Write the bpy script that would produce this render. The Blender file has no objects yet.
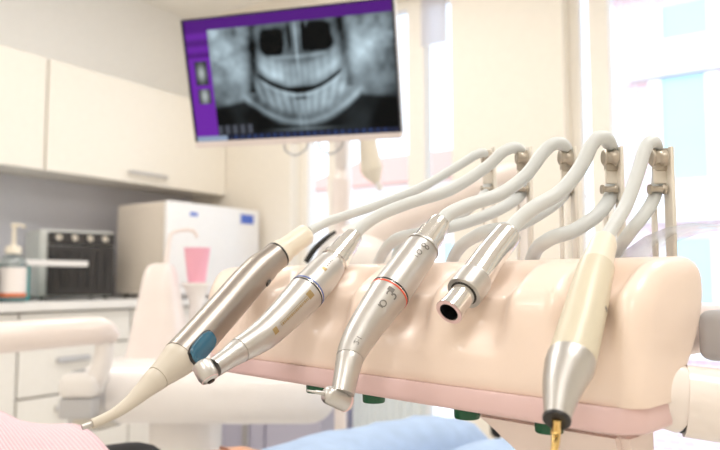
import bpy, bmesh, math, random
import numpy as np
from mathutils import Vector, Matrix
random.seed(4)
PI = math.pi
SC = bpy.context.scene
COL = SC.collection

# ------------------------------------------------------------------ frame of reference
YAW = math.radians(34.0)
FPX = 700.0
PITCH = math.atan(56/700)
CAM = Vector((0, 0, 1.0))
FH = Vector((-math.sin(YAW), math.cos(YAW), 0))
R_ = Vector((math.cos(YAW), math.sin(YAW), 0))
UP = Vector((0, 0, 1))
F_ = FH*math.cos(PITCH) + UP*math.sin(PITCH)
U_ = -FH*math.sin(PITCH) + UP*math.cos(PITCH)

def P(u, v, d):
    return CAM + d*(F_ + (u-360)/FPX*R_ + (225-v)/FPX*U_)

def H(x, d, z):
    """right, ahead, height -> world"""
    return R_*x + FH*d + UP*z

# ------------------------------------------------------------------ materials
def mat(name, col, rough=.5, metal=0.0, spec=.5, coat=0.0, bump=None, noise=None, sss=0.0):
    m = bpy.data.materials.new(name); m.use_nodes = True
    nt = m.node_tree; b = nt.nodes['Principled BSDF']
    b.inputs['Base Color'].default_value = (*col, 1)
    b.inputs['Roughness'].default_value = rough
    b.inputs['Metallic'].default_value = metal
    b.inputs['Specular IOR Level'].default_value = spec
    b.inputs['Coat Weight'].default_value = coat
    b.inputs['Coat Roughness'].default_value = .08
    if sss: b.inputs['Subsurface Weight'].default_value = sss; b.inputs['Subsurface Scale'].default_value = .004
    tc = nt.nodes.new('ShaderNodeTexCoord')
    n = nt.nodes.new('ShaderNodeTexNoise')
    n.inputs['Scale'].default_value = (noise or (30, .03))[0]
    n.inputs['Detail'].default_value = 3
    nt.links.new(tc.outputs['Object'], n.inputs['Vector'])
    mx = nt.nodes.new('ShaderNodeMix'); mx.data_type = 'RGBA'
    k = (noise or (30, .03))[1]
    mx.inputs[6].default_value = (*[max(0, c*(1-k)) for c in col], 1)
    mx.inputs[7].default_value = (*[min(1, c*(1+k)) for c in col], 1)
    nt.links.new(n.outputs['Fac'], mx.inputs[0]); nt.links.new(mx.outputs[2], b.inputs['Base Color'])
    if bump:
        n2 = nt.nodes.new('ShaderNodeTexNoise'); n2.inputs['Scale'].default_value = bump[0]
        nt.links.new(tc.outputs['Object'], n2.inputs['Vector'])
        bp = nt.nodes.new('ShaderNodeBump'); bp.inputs['Strength'].default_value = bump[1]; bp.inputs['Distance'].default_value = bump[2]
        nt.links.new(n2.outputs['Fac'], bp.inputs['Height']); nt.links.new(bp.outputs[0], b.inputs['Normal'])
    return m

def emis(name, col, st):
    m = bpy.data.materials.new(name); m.use_nodes = True
    nt = m.node_tree; nt.nodes.clear()
    o = nt.nodes.new('ShaderNodeOutputMaterial'); e = nt.nodes.new('ShaderNodeEmission')
    e.inputs[0].default_value = (*col, 1); e.inputs[1].default_value = st
    nt.links.new(e.outputs[0], o.inputs[0]); return m

def clear(name, tint=(1, 1, 1), refl=.08, diff=0.0, rough=.02):
    """thin clear sheet: straight-through light plus a mirror part"""
    m = bpy.data.materials.new(name); m.use_nodes = True
    nt = m.node_tree; nt.nodes.clear()
    o = nt.nodes.new('ShaderNodeOutputMaterial')
    t = nt.nodes.new('ShaderNodeBsdfTransparent'); t.inputs[0].default_value = (*tint, 1)
    g = nt.nodes.new('ShaderNodeBsdfGlossy'); g.inputs['Roughness'].default_value = rough
    lw = nt.nodes.new('ShaderNodeLayerWeight'); lw.inputs[0].default_value = .25
    ma = nt.nodes.new('ShaderNodeMath'); ma.operation = 'MULTIPLY_ADD'; ma.inputs[1].default_value = .5; ma.inputs[2].default_value = refl
    nt.links.new(lw.outputs['Fresnel'], ma.inputs[0])
    mx = nt.nodes.new('ShaderNodeMixShader')
    nt.links.new(ma.outputs[0], mx.inputs[0]); nt.links.new(t.outputs[0], mx.inputs[1]); nt.links.new(g.outputs[0], mx.inputs[2])
    last = mx
    if diff:
        d = nt.nodes.new('ShaderNodeBsdfTranslucent'); d.inputs[0].default_value = (.95, .95, .95, 1)
        mx2 = nt.nodes.new('ShaderNodeMixShader'); mx2.inputs[0].default_value = diff
        nt.links.new(mx.outputs[0], mx2.inputs[1]); nt.links.new(d.outputs[0], mx2.inputs[2]); last = mx2
    nt.links.new(last.outputs[0], o.inputs[0]); return m

M = {
 'wall_grey': mat('wall paint light grey', (.91, .91, .905), .7, bump=(200, .05, .001)),
 'wall_cream': mat('wall paint cream', (.89, .84, .755), .7, bump=(200, .05, .001)),
 'ceiling': mat('ceiling paint', (.93, .91, .87), .8),
 'splash': mat('grey lavender splash panel', (.60, .60, .65), .5),
 'floor': mat('pale vinyl floor', (.78, .75, .71), .35, noise=(9, .08)),
 'cab': mat('cream cabinet lacquer', (.90, .86, .785), .35),
 'cab_low': mat('warm grey cabinet lacquer', (.82, .80, .755), .35),
 'gapdark': mat('cabinet carcass', (.36, .33, .29), .6),
 'worktop': mat('white worktop', (.80, .79, .77), .3, noise=(60, .05)),
 'handle': mat('brushed handle metal', (.62, .62, .64), .35, 1),
 'frame': mat('cream window frame', (.90, .86, .79), .4),
 'housing': mat('cream unit housing plastic', (.90, .75, .65), .33, coat=.15, noise=(6, .012)),
 'rim': mat('mauve pink rim plastic', (.78, .57, .565), .4),
 'underside': mat('pale pink underside plastic', (.86, .74, .69), .35),
 'joint': mat('pale joint plastic', (.88, .82, .78), .3, coat=.3),
 'greypl': mat('grey plastic', (.52, .52, .53), .45),
 'green': mat('dark green rubber', (.004, .085, .035), .45),
 'steel': mat('satin steel', (.58, .57, .555), .38, 1, noise=(80, .04), bump=(900, .04, .0002)),
 'chrome': mat('polished chrome', (.80, .79, .775), .16, 1),
 'champagne': mat('champagne anodised metal', (.37, .335, .305), .38, 1, noise=(50, .06)),
 'beige': mat('beige nozzle plastic', (.62, .57, .49), .38),
 'ivory': mat('ivory sleeve', (.66, .61, .48), .35),
 'ivory2': mat('ivory connector', (.80, .74, .62), .35),
 'bluebtn': mat('petrol blue button', (.02, .13, .22), .22, coat=.5),
 'black': mat('black plastic', (.012, .012, .013), .4),
 'blackcloth': mat('black cloth', (.02, .02, .022), .9),
 'hose': mat('white grey silicone hose', (.64, .675, .68), .42),
 'hose2': mat('grey silicone hose', (.60, .62, .62), .42),
 'rod': mat('cream holder arm', (.84, .80, .72), .35),
 'clip': mat('nickel beige clip', (.50, .45, .38), .35, .75),
 'brass': mat('brass tip', (.80, .56, .22), .25, 1),
 'gold': mat('gold mark', (.42, .31, .15), .4, .6),
 'ink': mat('grey etched mark', (.20, .19, .18), .5),
 'inkblue': mat('blue ring', (.10, .16, .45), .4),
 'inkred': mat('red ring', (.75, .10, .05), .4),
 'bezel': mat('monitor bezel', (.80, .72, .69), .4),
 'pinkcup': mat('pink plastic cup', (.92, .46, .58), .35),
 'whitepl': mat('white plastic', (.85, .83, .81), .35),
 'appliance': mat('white appliance enamel', (.86, .86, .87), .3),
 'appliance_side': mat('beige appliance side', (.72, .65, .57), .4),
 'unit': mat('off white unit shell', (.89, .86, .84), .3, coat=.2),
 'unitpink': mat('pinkish ceramic', (.88, .80, .765), .3, coat=.3),
 'logo': mat('blue logo', (.08, .16, .60), .4),
 'oven': mat('black oven glass', (.035, .033, .035), .22),
 'ovenside': mat('pale oven side', (.60, .62, .60), .4),
 'teal': mat('teal cardboard', (.01, .30, .31), .6),
 'label': mat('white label', (.85, .80, .77), .5),
 'orange': mat('orange print', (.70, .17, .05), .5),
 'lavender': mat('lavender grey cabinet', (.46, .45, .56), .45),
 'radiator': mat('blue white radiator enamel', (.74, .80, .83), .4),
 'skin': mat('skin', (.72, .40, .27), .5, sss=.1),
 'jeans': mat('light blue denim', (.42, .55, .76), .85, noise=(35, .16), bump=(700, .3, .001)),
 'chair': mat('cream chair upholstery', (.78, .74, .69), .5),
 'hair': mat('brown hair', (.08, .045, .025), .6),
 'roof': mat('red roof', (.62, .36, .29), .8),
 'plaster': mat('plaster', (.84, .80, .80), .8),
 'stone': mat('white stone', (.76, .76, .78), .7),
 'outframe': mat('white outer frame', (.88, .9, .93), .6),
 'outglass': mat('sky tinted window', (.40, .72, .88), .3),
 'ground': mat('pavement', (.62, .62, .63), .9),
 'glass': clear('window glass', (.985, .995, 1.0), .03),
 'plastic_clear': clear('clear plastic', (.93, .94, .95), .12, .18, .1),
 'blind': clear('roller blind fabric', (.80, .73, .69), .0, .6, .5),
 'bottle': clear('clear bottle', (.78, .85, .86), .1, .15),
 'lamp': emis('lamp diffuser', (1, .95, .88), 2.0),
}
# brick
def brick():
    m = bpy.data.materials.new('pink brick'); m.use_nodes = True
    nt = m.node_tree; b = nt.nodes['Principled BSDF']; b.inputs['Roughness'].default_value = .9
    tc = nt.nodes.new('ShaderNodeTexCoord'); mp = nt.nodes.new('ShaderNodeMapping')
    mp.inputs['Rotation'].default_value = (PI/2, 0, 0)
    br = nt.nodes.new('ShaderNodeTexBrick')
    br.inputs['Color1'].default_value = (.66, .45, .47, 1); br.inputs['Color2'].default_value = (.62, .48, .51, 1)
    br.inputs['Mortar'].default_value = (.74, .69, .71, 1); br.inputs['Scale'].default_value = 1.6
    br.inputs['Mortar Size'].default_value = .03
    nt.links.new(tc.outputs['Object'], mp.inputs[0]); nt.links.new(mp.outputs[0], br.inputs['Vector'])
    nt.links.new(br.outputs['Color'], b.inputs['Base Color']); return m
M['brick'] = brick()
# bib with ribbed paper
def bibmat():
    m = bpy.data.materials.new('pink ribbed paper'); m.use_nodes = True
    nt = m.node_tree; b = nt.nodes['Principled BSDF']; b.inputs['Roughness'].default_value = .85
    tc = nt.nodes.new('ShaderNodeTexCoord')
    w = nt.nodes.new('ShaderNodeTexWave'); w.wave_type = 'BANDS'; w.bands_direction = 'X'
    w.inputs['Scale'].default_value = 74; w.inputs['Distortion'].default_value = .0
    mp = nt.nodes.new('ShaderNodeMapping'); mp.inputs['Rotation'].default_value = (0, 0, math.radians(0))
    nt.links.new(tc.outputs['UV'], mp.inputs[0]); nt.links.new(mp.outputs[0], w.inputs['Vector'])
    mx = nt.nodes.new('ShaderNodeMix'); mx.data_type = 'RGBA'
    mx.inputs[6].default_value = (.78, .50, .56, 1); mx.inputs[7].default_value = (.87, .68, .72, 1)
    nt.links.new(w.outputs['Fac'], mx.inputs[0]); nt.links.new(mx.outputs[2], b.inputs['Base Color'])
    bp = nt.nodes.new('ShaderNodeBump'); bp.inputs['Strength'].default_value = .6; bp.inputs['Distance'].default_value = .001
    nt.links.new(w.outputs['Fac'], bp.inputs['Height']); nt.links.new(bp.outputs[0], b.inputs['Normal'])
    return m
M['bib'] = bibmat()

# ------------------------------------------------------------------ object helpers
def empty(name, loc, label=None, cat=None, group=None, rz=0, kind=None):
    o = bpy.data.objects.new(name, None); COL.objects.link(o)
    o.location = loc; o.rotation_euler = (0, 0, rz); o.empty_display_size = .05
    tag(o, label, cat, group, kind); return o

def tag(o, label=None, cat=None, group=None, kind=None):
    if label: o['label'] = label
    if cat: o['category'] = cat
    if group: o['group'] = group
    if kind: o['kind'] = kind
    return o

def world_of(o):
    m = Matrix.Identity(4)
    while o:
        m = Matrix.LocRotScale(o.location, o.rotation_euler, o.scale) @ m
        o = o.parent
    return m

def obj(name, bm, m, parent=None, smooth=False, local=True, origin=None):
    """local=True: the bmesh is in the parent's coordinates; local=False: in world coordinates"""
    if not local:
        if parent: bm.transform(world_of(parent).inverted())
    off = None
    if origin is not None or (parent is None and not local):
        c = Vector(origin) if origin is not None else sum((v.co for v in bm.verts), Vector())/max(1, len(bm.verts))
        bm.transform(Matrix.Translation(-c)); off = c
    bmesh.ops.recalc_face_normals(bm, faces=bm.faces[:])
    me = bpy.data.meshes.new(name)
    bm.to_mesh(me); bm.free()
    me.materials.append(m)
    if smooth:
        me.shade_smooth()
        try: me.set_sharp_from_angle(angle=math.radians(38))
        except Exception: pass
    o = bpy.data.objects.new(name, me); COL.objects.link(o)
    if parent: o.parent = parent
    if off is not None: o.location = off
    return o

def box(bm, x0, x1, y0, y1, z0, z1, bev=0.0, seg=2, mtx=None):
    t = bmesh.new()
    bmesh.ops.create_cube(t, size=1)
    t.transform(Matrix.Translation(((x0+x1)/2, (y0+y1)/2, (z0+z1)/2)) @ Matrix.Diagonal((abs(x1-x0), abs(y1-y0), abs(z1-z0), 1)))
    if bev: bmesh.ops.bevel(t, geom=t.edges[:], offset=bev, segments=seg, profile=.5, affect='EDGES')
    if mtx: t.transform(mtx)
    join(bm, t)

def join(bm, t):
    me = bpy.data.meshes.new('tmp'); t.to_mesh(me); t.free(); bm.from_mesh(me); bpy.data.meshes.remove(me)

def bx(*a, **k):
    bm = bmesh.new(); box(bm, *a, **k); return bm

def frame_from(d):
    d = Vector(d).normalized()
    a = Vector((0, 0, 1)) if abs(d.z) < .9 else Vector((1, 0, 0))
    n = d.cross(a).normalized(); b = d.cross(n)
    return n, b, d

def lathe(bm, prof, base=(0, 0, 0), axis=(0, 0, 1), seg=32, caps=True):
    n, b, d = frame_from(axis); base = Vector(base); rings = []
    for (r, h) in prof:
        if r < 1e-6: rings.append([bm.verts.new(base+d*h)])
        else: rings.append([bm.verts.new(base+d*h+(n*math.cos(2*PI*i/seg)+b*math.sin(2*PI*i/seg))*r) for i in range(seg)])
    skin_rings(bm, rings, caps)

def skin_rings(bm, rings, caps=True):
    for A, B in zip(rings, rings[1:]):
        if len(A) == 1 and len(B) == 1: continue
        s = max(len(A), len(B))
        for i in range(s):
            j = (i+1) % s
            if len(A) == 1: bm.faces.new((A[0], B[i], B[j]))
            elif len(B) == 1: bm.faces.new((A[i], A[j], B[0]))
            else: bm.faces.new((A[i], A[j], B[j], B[i]))
    if caps:
        if len(rings[0]) > 2: bm.faces.new(rings[0][::-1])
        if len(rings[-1]) > 2: bm.faces.new(rings[-1])

def catmull(pts, n=12):
    pts = [Vector(p) for p in pts]
    if len(pts) == 2: return [pts[0].lerp(pts[1], i/n) for i in range(n+1)]
    ext = [pts[0]*2-pts[1]] + pts + [pts[-1]*2-pts[-2]]
    out = []
    for i in range(1, len(ext)-2):
        p0, p1, p2, p3 = ext[i-1:i+3]
        for k in range(n):
            t = k/n
            out.append(.5*((2*p1)+(p2-p0)*t+(2*p0-5*p1+4*p2-p3)*t*t+(3*p1-p0-3*p2+p3)*t**3))
    out.append(pts[-1]); return out

class Path:
    def __init__(s, pts, n=16):
        s.p = catmull(pts, n); s.L = [0]
        for a, b in zip(s.p, s.p[1:]): s.L.append(s.L[-1]+(b-a).length)
        s.len = s.L[-1]
    def at(s, f):
        l = max(0, min(1, f))*s.len
        for i in range(len(s.p)-1):
            if s.L[i+1] >= l: break
        t = (l-s.L[i])/max(1e-9, s.L[i+1]-s.L[i])
        return s.p[i].lerp(s.p[i+1], t)
    def tan(s, f):
        return (s.at(min(1, f+.01))-s.at(max(0, f-.01))).normalized()
    def fr(s, f):
        """position, towards-the-room normal, side, tangent"""
        p, t = s.at(f), s.tan(f)
        ref = (CAM-p).normalized()
        n = (ref-t*ref.dot(t)).normalized(); b = t.cross(n)
        return p, n, b, t
    def tube(s, prof, seg=32, flat=None, steps=.02):
        """prof: list of (frac, radius); sharp where given twice"""
        bm = bmesh.new(); rings = []
        full = []
        for (f0, r0), (f1, r1) in zip(prof, prof[1:]):
            k = max(1, int(abs(f1-f0)/steps))
            for i in range(k): full.append((f0+(f1-f0)*i/k, r0+(r1-r0)*i/k))
        full.append(prof[-1])
        for f, r in full:
            p, n, b, t = s.fr(f)
            r = max(r, 1e-5)
            rings.append([bm.verts.new(p+(n*math.cos(2*PI*i/seg)*(flat or 1)+b*math.sin(2*PI*i/seg))*r) for i in range(seg)])
        skin_rings(bm, rings); return bm
    def patch(s, f0, f1, a0, a1, rfun, n=6, m=4, lift=.00012):
        bm = bmesh.new(); g = []
        for i in range(n+1):
            f = f0+(f1-f0)*i/n; p, nn, b, t = s.fr(f); row = []
            for j in range(m+1):
                a = a0+(a1-a0)*j/m
                row.append(bm.verts.new(p+(nn*math.cos(a)+b*math.sin(a))*(rfun(f)+lift)))
            g.append(row)
        for i in range(n):
            for j in range(m): bm.faces.new((g[i][j], g[i+1][j], g[i+1][j+1], g[i][j+1]))
        return bm
    def text(s, body, f0, size, a0, rfun, spin=0, lift=.00015):
        """lettering wrapped on the tube: runs along it"""
        cu = bpy.data.curves.new('t', 'FONT'); cu.body = body; cu.size = size; cu.resolution_u = 3
        cu.align_x = 'CENTER'; cu.align_y = 'CENTER'
        o = bpy.data.objects.new('t', cu); COL.objects.link(o)
        dg = bpy.context.evaluated_depsgraph_get(); me = bpy.data.meshes.new_from_object(o.evaluated_get(dg))
        bpy.data.objects.remove(o); bm = bmesh.new(); bm.from_mesh(me)
        bmesh.ops.triangulate(bm, faces=bm.faces[:])
        cs, sn = math.cos(spin), math.sin(spin)
        for v in bm.verts:
            x = v.co.x*cs-v.co.y*sn; y = v.co.x*sn+v.co.y*cs
            f = f0+x/s.len; p, nn, b, t = s.fr(f); r = rfun(f)+lift; a = a0+y/r
            v.co = p+(nn*math.cos(a)+b*math.sin(a))*r
        return bm

def sweep(pts, r, seg=20, n=10, flat=None):
    """pts with constant or per-point radius"""
    c = catmull(pts, n); rr = r if isinstance(r, (list, tuple)) else [r]*len(pts)
    rad = []
    for i in range(len(rr)-1):
        for k in range(n): rad.append(rr[i]+(rr[i+1]-rr[i])*k/n)
    rad.append(rr[-1])
    bm = bmesh.new(); rings = []
    t = (c[1]-c[0]).normalized(); nrm = frame_from(t)[0]
    for i, p in enumerate(c):
        t = (c[min(i+1, len(c)-1)]-c[max(i-1, 0)]).normalized()
        nrm = (nrm-t*nrm.dot(t)).normalized(); b = t.cross(nrm)
        rings.append([bm.verts.new(p+(nrm*math.cos(2*PI*k/seg)+b*math.sin(2*PI*k/seg)*(flat or 1))*max(rad[i], 1e-4)) for k in range(seg)])
    skin_rings(bm, rings); return bm

def add(*bms):
    a = bms[0]
    for b in bms[1:]: join(a, b)
    return a

# ------------------------------------------------------------------ the room
XL, XR, YN, YF, ZC = -3.62, 2.3, -2.2, 3.3, 2.8
W1 = (-2.74, -1.64); W2 = (-1.04, .75); WZ = (.12, 2.62)
def struct(name, bm, m, smooth=False):
    o = obj(name, bm, m, None, smooth, local=False); o['kind'] = 'structure'; return o
struct('floor', bx(XL-.15, XR+.15, YN-.15, YF+.25, -.1, 0), M['floor'])
struct('ceiling', bx(XL-.15, XR+.15, YN-.15, YF+.25, ZC, ZC+.1), M['ceiling'])
struct('wall_left', bx(XL-.15, XL, YN-.15, YF+.25, 0, ZC), M['wall_grey'])
struct('wall_right', bx(XR, XR+.15, YN-.15, YF+.25, 0, ZC), M['wall_cream'])
struct('wall_front', bx(XL, XR, YN-.15, YN, 0, ZC), M['wall_cream'])
bm = bmesh.new()
for x0, x1 in ((XL, W1[0]), (W1[1], W2[0]), (W2[1], XR)): box(bm, x0, x1, YF, YF+.25, 0, ZC)
for w in (W1, W2):
    box(bm, w[0], w[1], YF, YF+.25, 0, WZ[0]); box(bm, w[0], w[1], YF, YF+.25, WZ[1], ZC)
struct('wall_back', bm, M['wall_cream'])
struct('baseboard_back', bx(XL+.02, XR, YF-.015, YF, 0, .08), M['frame'])
# splash panel belongs to the left wall
sp = obj('splash_panel', bx(XL, XL+.008, -1.2, YF-.001, .9, 1.563), M['splash'], bpy.data.objects['wall_left'], local=False)

def window(n, w, mulls, blind=None):
    t = empty('window_%d' % n, ((w[0]+w[1])/2, YF+.14, WZ[0]), kind='structure')
    bm = bmesh.new(); y0, y1 = YF+.10, YF+.17; f = .05
    for x0, x1 in ((w[0], w[0]+f), (w[1]-f, w[1])): box(bm, x0, x1, y0, y1, WZ[0], WZ[1], .004)
    for z0, z1 in ((WZ[0], WZ[0]+.07), (WZ[1]-.06, WZ[1])): box(bm, w[0]+f, w[1]-f, y0, y1, z0, z1, .004)
    obj('window_frame', bm, M['frame'], t, local=False)
    xs = [w[0]+f]
    for a, b in mulls:
        obj('mullion', bx(a, b, y0-.02, y1, WZ[0]+.07, WZ[1]-.06, .005), M['frame'], t, local=False); xs += [a, b]
    xs.append(w[1]-f)
    for a, b in zip(xs[::2], xs[1::2]):
        if b-a > .02: obj('window_pane', bx(a, b, YF+.135, YF+.139, WZ[0]+.07, WZ[1]-.06), M['glass'], t, local=False)
    if blind:
        bm = sweep([(blind[0], YF+.07, WZ[1]-.03), (blind[1], YF+.07, WZ[1]-.03)], .025, 16, 2)
        obj('blind_roll', bm, M['whitepl'], t, True, local=False)
        obj('blind_fabric', bx(blind[0], blind[1], YF+.05, YF+.052, blind[2], WZ[1]-.03), M['blind'], t, local=False)
    return t
window(1, W1, [(-2.52, -2.40), (-1.955, -1.85)], (-1.85, -1.69, 2.30))
window(2, W2, [(-.94, -.845)])
for n, w in ((1, W1), (2, W2)):
    struct('trim_%d' % n, bx(w[0]-.03, w[1]+.03, YF-.05, YF+.10, WZ[0]-.02, WZ[0], .004), M['frame'])

# ------------------------------------------------------------------ upper cabinets (left wall)
CXU = -3.29
def upper(y0, y1, label):
    t = empty('wall_cabinet', (XL, (y0+y1)/2, 1.56), label, 'cabinet', 'upper cabinets on the left wall')
    obj('body', bx(XL+.001, CXU-.02, y0+.001, y1-.001, 1.566, 2.14), M['gapdark' if 0 else 'cab'], t, local=False)
    d = obj('door', bx(CXU-.019, CXU, y0+.004, y1-.004, 1.56, 2.14, .003), M['cab'], t, local=False)
    yc = (y0+y1)/2
    hb = sweep([(CXU+.001, yc-.13, 1.615), (CXU+.028, yc-.12, 1.615), (CXU+.03, yc, 1.615), (CXU+.028, yc+.12, 1.615), (CXU+.001, yc+.13, 1.615)], .009, 12, 8)
    obj('handle', hb, M['handle'], d, True, local=False)
upper(2.022, 3.299, 'cream wall cabinet on the left wall, reaching the far corner')
upper(.75, 2.018, 'cream wall cabinet cut by the left edge of the photo')

# worktop and lower cabinets
CXL = -2.98
wt = obj('worktop', bx(XL+.009, CXL+.03, -1.2, YF-.002, .865, .905, .004), M['worktop'], None, local=False)
tag(wt, 'long white worktop along the left wall under the oven', 'worktop')
def drawers(y0, y1, label, rows):
    t = empty('base_cabinet', (CXL-.2, (y0+y1)/2, 0), label, 'cabinet', 'base cabinets under the worktop')
    obj('body', bx(XL+.001, CXL-.02, y0+.001, y1-.001, .1, .864), M['gapdark'], t, local=False)
    obj('plinth', bx(XL+.03, CXL-.06, y0+.001, y1-.001, 0, .0995), M['gapdark'], t, local=False)
    for z0, z1, h in rows:
        d = obj('drawer', bx(CXL-.0195, CXL, y0+.005, y1-.005, z0+.005, z1-.005, .003), M['cab_low'], t, local=False)
        if h:
            yc = (y0+y1)/2-.03
            hb = bx(CXL+.001, CXL+.022, yc-.085, yc+.085, z1-.075, z1-.050, .006)
            obj('handle', hb, M['handle'], d, local=False)
R3 = [(.70, .86, 0), (.48, .70, 1), (.12, .48, 1)]
drawers(1.735, 2.33, 'grey-cream drawer cabinet under the black oven', R3)
drawers(.90, 1.735, 'grey-cream cabinet with tall front at the left photo edge', [(.12, .70, 0), (.70, .86, 0)])
drawers(2.33, 2.88, 'grey-cream cabinet below the white steriliser', R3)

# ------------------------------------------------------------------ things on the worktop
WT = .9055
t = empty('bench_oven', (-3.20, 2.17, WT), 'black bench oven with row of chrome knobs on the worktop', 'oven', rz=math.radians(-14))
obj('body', bx(-.27, -.012, -.19, .19, .012, .355, .02, 3), M['ovenside'], t, True)
obj('front_panel', bx(-.0119, .004, -.155, .185, .02, .275, .006), M['oven'], t)
obj('control_panel', bx(-.0119, .006, -.155, .185, .279, .342, .004), M['oven'], t)
obj('vent_grille', add(*[bx(.0045, .007, -.14+.045*k, -.125+.045*k, .06, .24, .001) for k in range(7)]), M['black'], t)
for k in range(4):
    bm = bmesh.new(); lathe(bm, [(.019, 0), (.019, .012), (.015, .02), (0, .02)], (.0065, -.11+.078*k, .312), (1, 0, 0), 20)
    obj('knob', bm, M['chrome'], t, True)
for x in (-.24, -.05):
    for y in (-.16, .16):
        bm = bmesh.new(); lathe(bm, [(.012, 0), (.014, .012)], (x, y, 0), seg=12); obj('foot', bm, M['black'], t)

# white steriliser
t = empty('steriliser', (-3.16, 2.87, WT), 'white boxy steriliser with blue badges on the worktop', 'steriliser')
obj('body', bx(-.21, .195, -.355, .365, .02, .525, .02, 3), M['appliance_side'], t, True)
obj('front_door', bx(.1955, .225, -.36, .37, .015, .528, .013, 3), M['appliance'], t, True)
obj('badge', bx(.2255, .227, -.20, -.145, .455, .475, .0003), M['logo'], t)
obj('display', bx(.2255, .228, .20, .31, .44, .495, .0005), M['logo'], t)
obj('display_frame', add(bx(.2255, .2275, .19, .32, .496, .502), bx(.2255, .2275, .19, .32, .433, .439)), M['whitepl'], t)
for x in (-.18, .17):
    for y in (-.3, .31):
        bm = bmesh.new(); lathe(bm, [(.018, 0), (.02, .02)], (x, y, 0), seg=12); obj('foot', bm, M['black'], t)

# teal box, tray on it, bottle
def wl(px, x):
    """y on the plane x seen in the direction of column px"""
    a = YAW+math.atan((360-px)/FPX); return -x/math.tan(a)
tb = obj('cardboard_box', bx(-3.32, -3.10, 1.55, 1.85, WT, WT+.165, .003), M['teal'], None, local=False, origin=(-3.21, 1.70, WT))
tag(tb, 'teal cardboard box on the worktop left of the oven', 'box')
bm = bx(-3.17, -3.05, 1.60, 2.12, WT+.1655, WT+.172, .002)
add(bm, bx(-3.17, -3.166, 1.60, 2.12, WT+.172, WT+.192), bx(-3.054, -3.05, 1.60, 2.12, WT+.172, WT+.192), bx(-3.166, -3.054, 1.60, 1.604, WT+.172, WT+.192), bx(-3.166, -3.054, 2.116, 2.12, WT+.172, WT+.192))
tr = obj('instrument_tray', bm, M['whitepl'], None, local=False)
tag(tr, 'shallow white tray jutting from the teal box across the oven front', 'tray')
t = empty('pump_bottle', (-3.02, 1.72, WT), 'clear pump bottle with white and orange label at the left edge', 'bottle')
bm = bmesh.new(); lathe(bm, [(.052, 0), (.057, .006), (.057, .17), (.045, .20), (.022, .215), (.02, .22)], seg=40); obj('bottle_body', bm, M['bottle'], t, True)
bm = bmesh.new(); lathe(bm, [(.0582, .03), (.0582, .155)], seg=40, caps=False); obj('paper_label', bm, M['label'], t, True)
bm = bmesh.new(); lathe(bm, [(.0588, .026), (.0588, .042)], seg=40, caps=False); obj('label_band', bm, M['orange'], t, True)
bm = bmesh.new(); lathe(bm, [(.034, .215), (.034, .24), (.028, .25), (.01, .254), (.008, .33), (.014, .332), (.014, .35), (0, .352)], seg=28)
join(bm, sweep([(0, 0, .342), (.025, .01, .344), (.05, .02, .334)], .006, 12, 6)); obj('pump', bm, M['ivory2'], t, True)
# white paper towel dispenser edge at left
t = empty('tissue_box', (-3.0, 1.50, WT), 'white tissue box corner just showing at the left photo edge', 'tissue box', rz=.2)
obj('carton', bx(-.06, .06, -.11, .11, 0, .22, .004), M['whitepl'], t)
obj('tissue', sweep([(0, 0, .21), (.004, .01, .245), (-.01, .03, .275)], [.035, .025, .004], 14, 6, .3), M['label'], t, True)

# ------------------------------------------------------------------ cuspidor unit in the middle distance
CU = H(-.30, 1.62, 0)
t = empty('cuspidor_unit', CU, 'off-white spittoon unit with tapering pink-white tower in front of the drawers', 'dental unit', rz=YAW)
bm = bmesh.new(); box(bm, -.30, .25, -.17, .20, .70, .83, .058, 6); obj('body', bm, M['unit'], t, True)
bm = bmesh.new(); box(bm, -.17, -.03, -.06, .12, .03, .71, .03, 3); obj('pedestal', bm, M['unit'], t, True)
bm = bmesh.new(); box(bm, -.25, .20, -.16, .2, 0, .03, .008, 2); obj('base_plate', bm, M['greypl'], t)
# tower: rounded tapering block
bm = bmesh.new(); rings = []
for f, z, wx_, wy_ in ((0, .815, .068, .07), (.1, .825, .069, .07), (.3, .90, .056, .058), (.6, .97, .043, .045), (.9, 1.02, .034, .036), (1, 1.036, .027, .028), (1.02, 1.04, .012, .012)):
    ring = []
    for i in range(28):
        a = 2*PI*i/28; c, s_ = math.cos(a), math.sin(a)
        ring.append(bm.verts.new((-.160+wx_*abs(c)**.6*(1 if c > 0 else -1), wy_*abs(s_)**.6*(1 if s_ > 0 else -1), z)))
    rings.append(ring)
skin_rings(bm, rings); obj('tower', bm, M['unitpink'], t, True)
# bowl
bm = bmesh.new(); lathe(bm, [(.02, .83), (.06, .835), (.10, .86), (.115, .885), (.118, .89), (.11, .888), (.09, .862), (.05, .845), (0, .842)], (.10, .02, 0), seg=40); obj('bowl', bm, M['whitepl'], t, True)
# cup stand + spout
bm = bmesh.new(); lathe(bm, [(.020, .82), (.016, .95), (.03, .985), (.036, .99), (.036, .996), (0, .996)], (-.093, .07, 0), seg=24); obj('cup_stand', bm, M['unit'], t, True)
obj('spout', sweep([(-.160, .03, 1.0), (-.155, .05, 1.10), (-.140, .06, 1.120), (-.105, .07, 1.122), (-.093, .07, 1.105)], [.007, .005, .0045, .0045, .004], 12, 8), M['unitpink'], t, True)
# clear filter bowl at the left of the body
bm = bmesh.new(); lathe(bm, [(.02, .69), (.055, .70), (.062, .76), (.06, .80), (.05, .812)], (-.255, -.12, 0), seg=32); obj('filter_bowl', bm, M['plastic_clear'], t, True)
bm = bmesh.new(); lathe(bm, [(.045, .699), (.05, .76), (0, .765)], (-.255, -.12, 0), seg=24); obj('filter_basket', bm, M['ivory2'], t, True)
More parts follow.
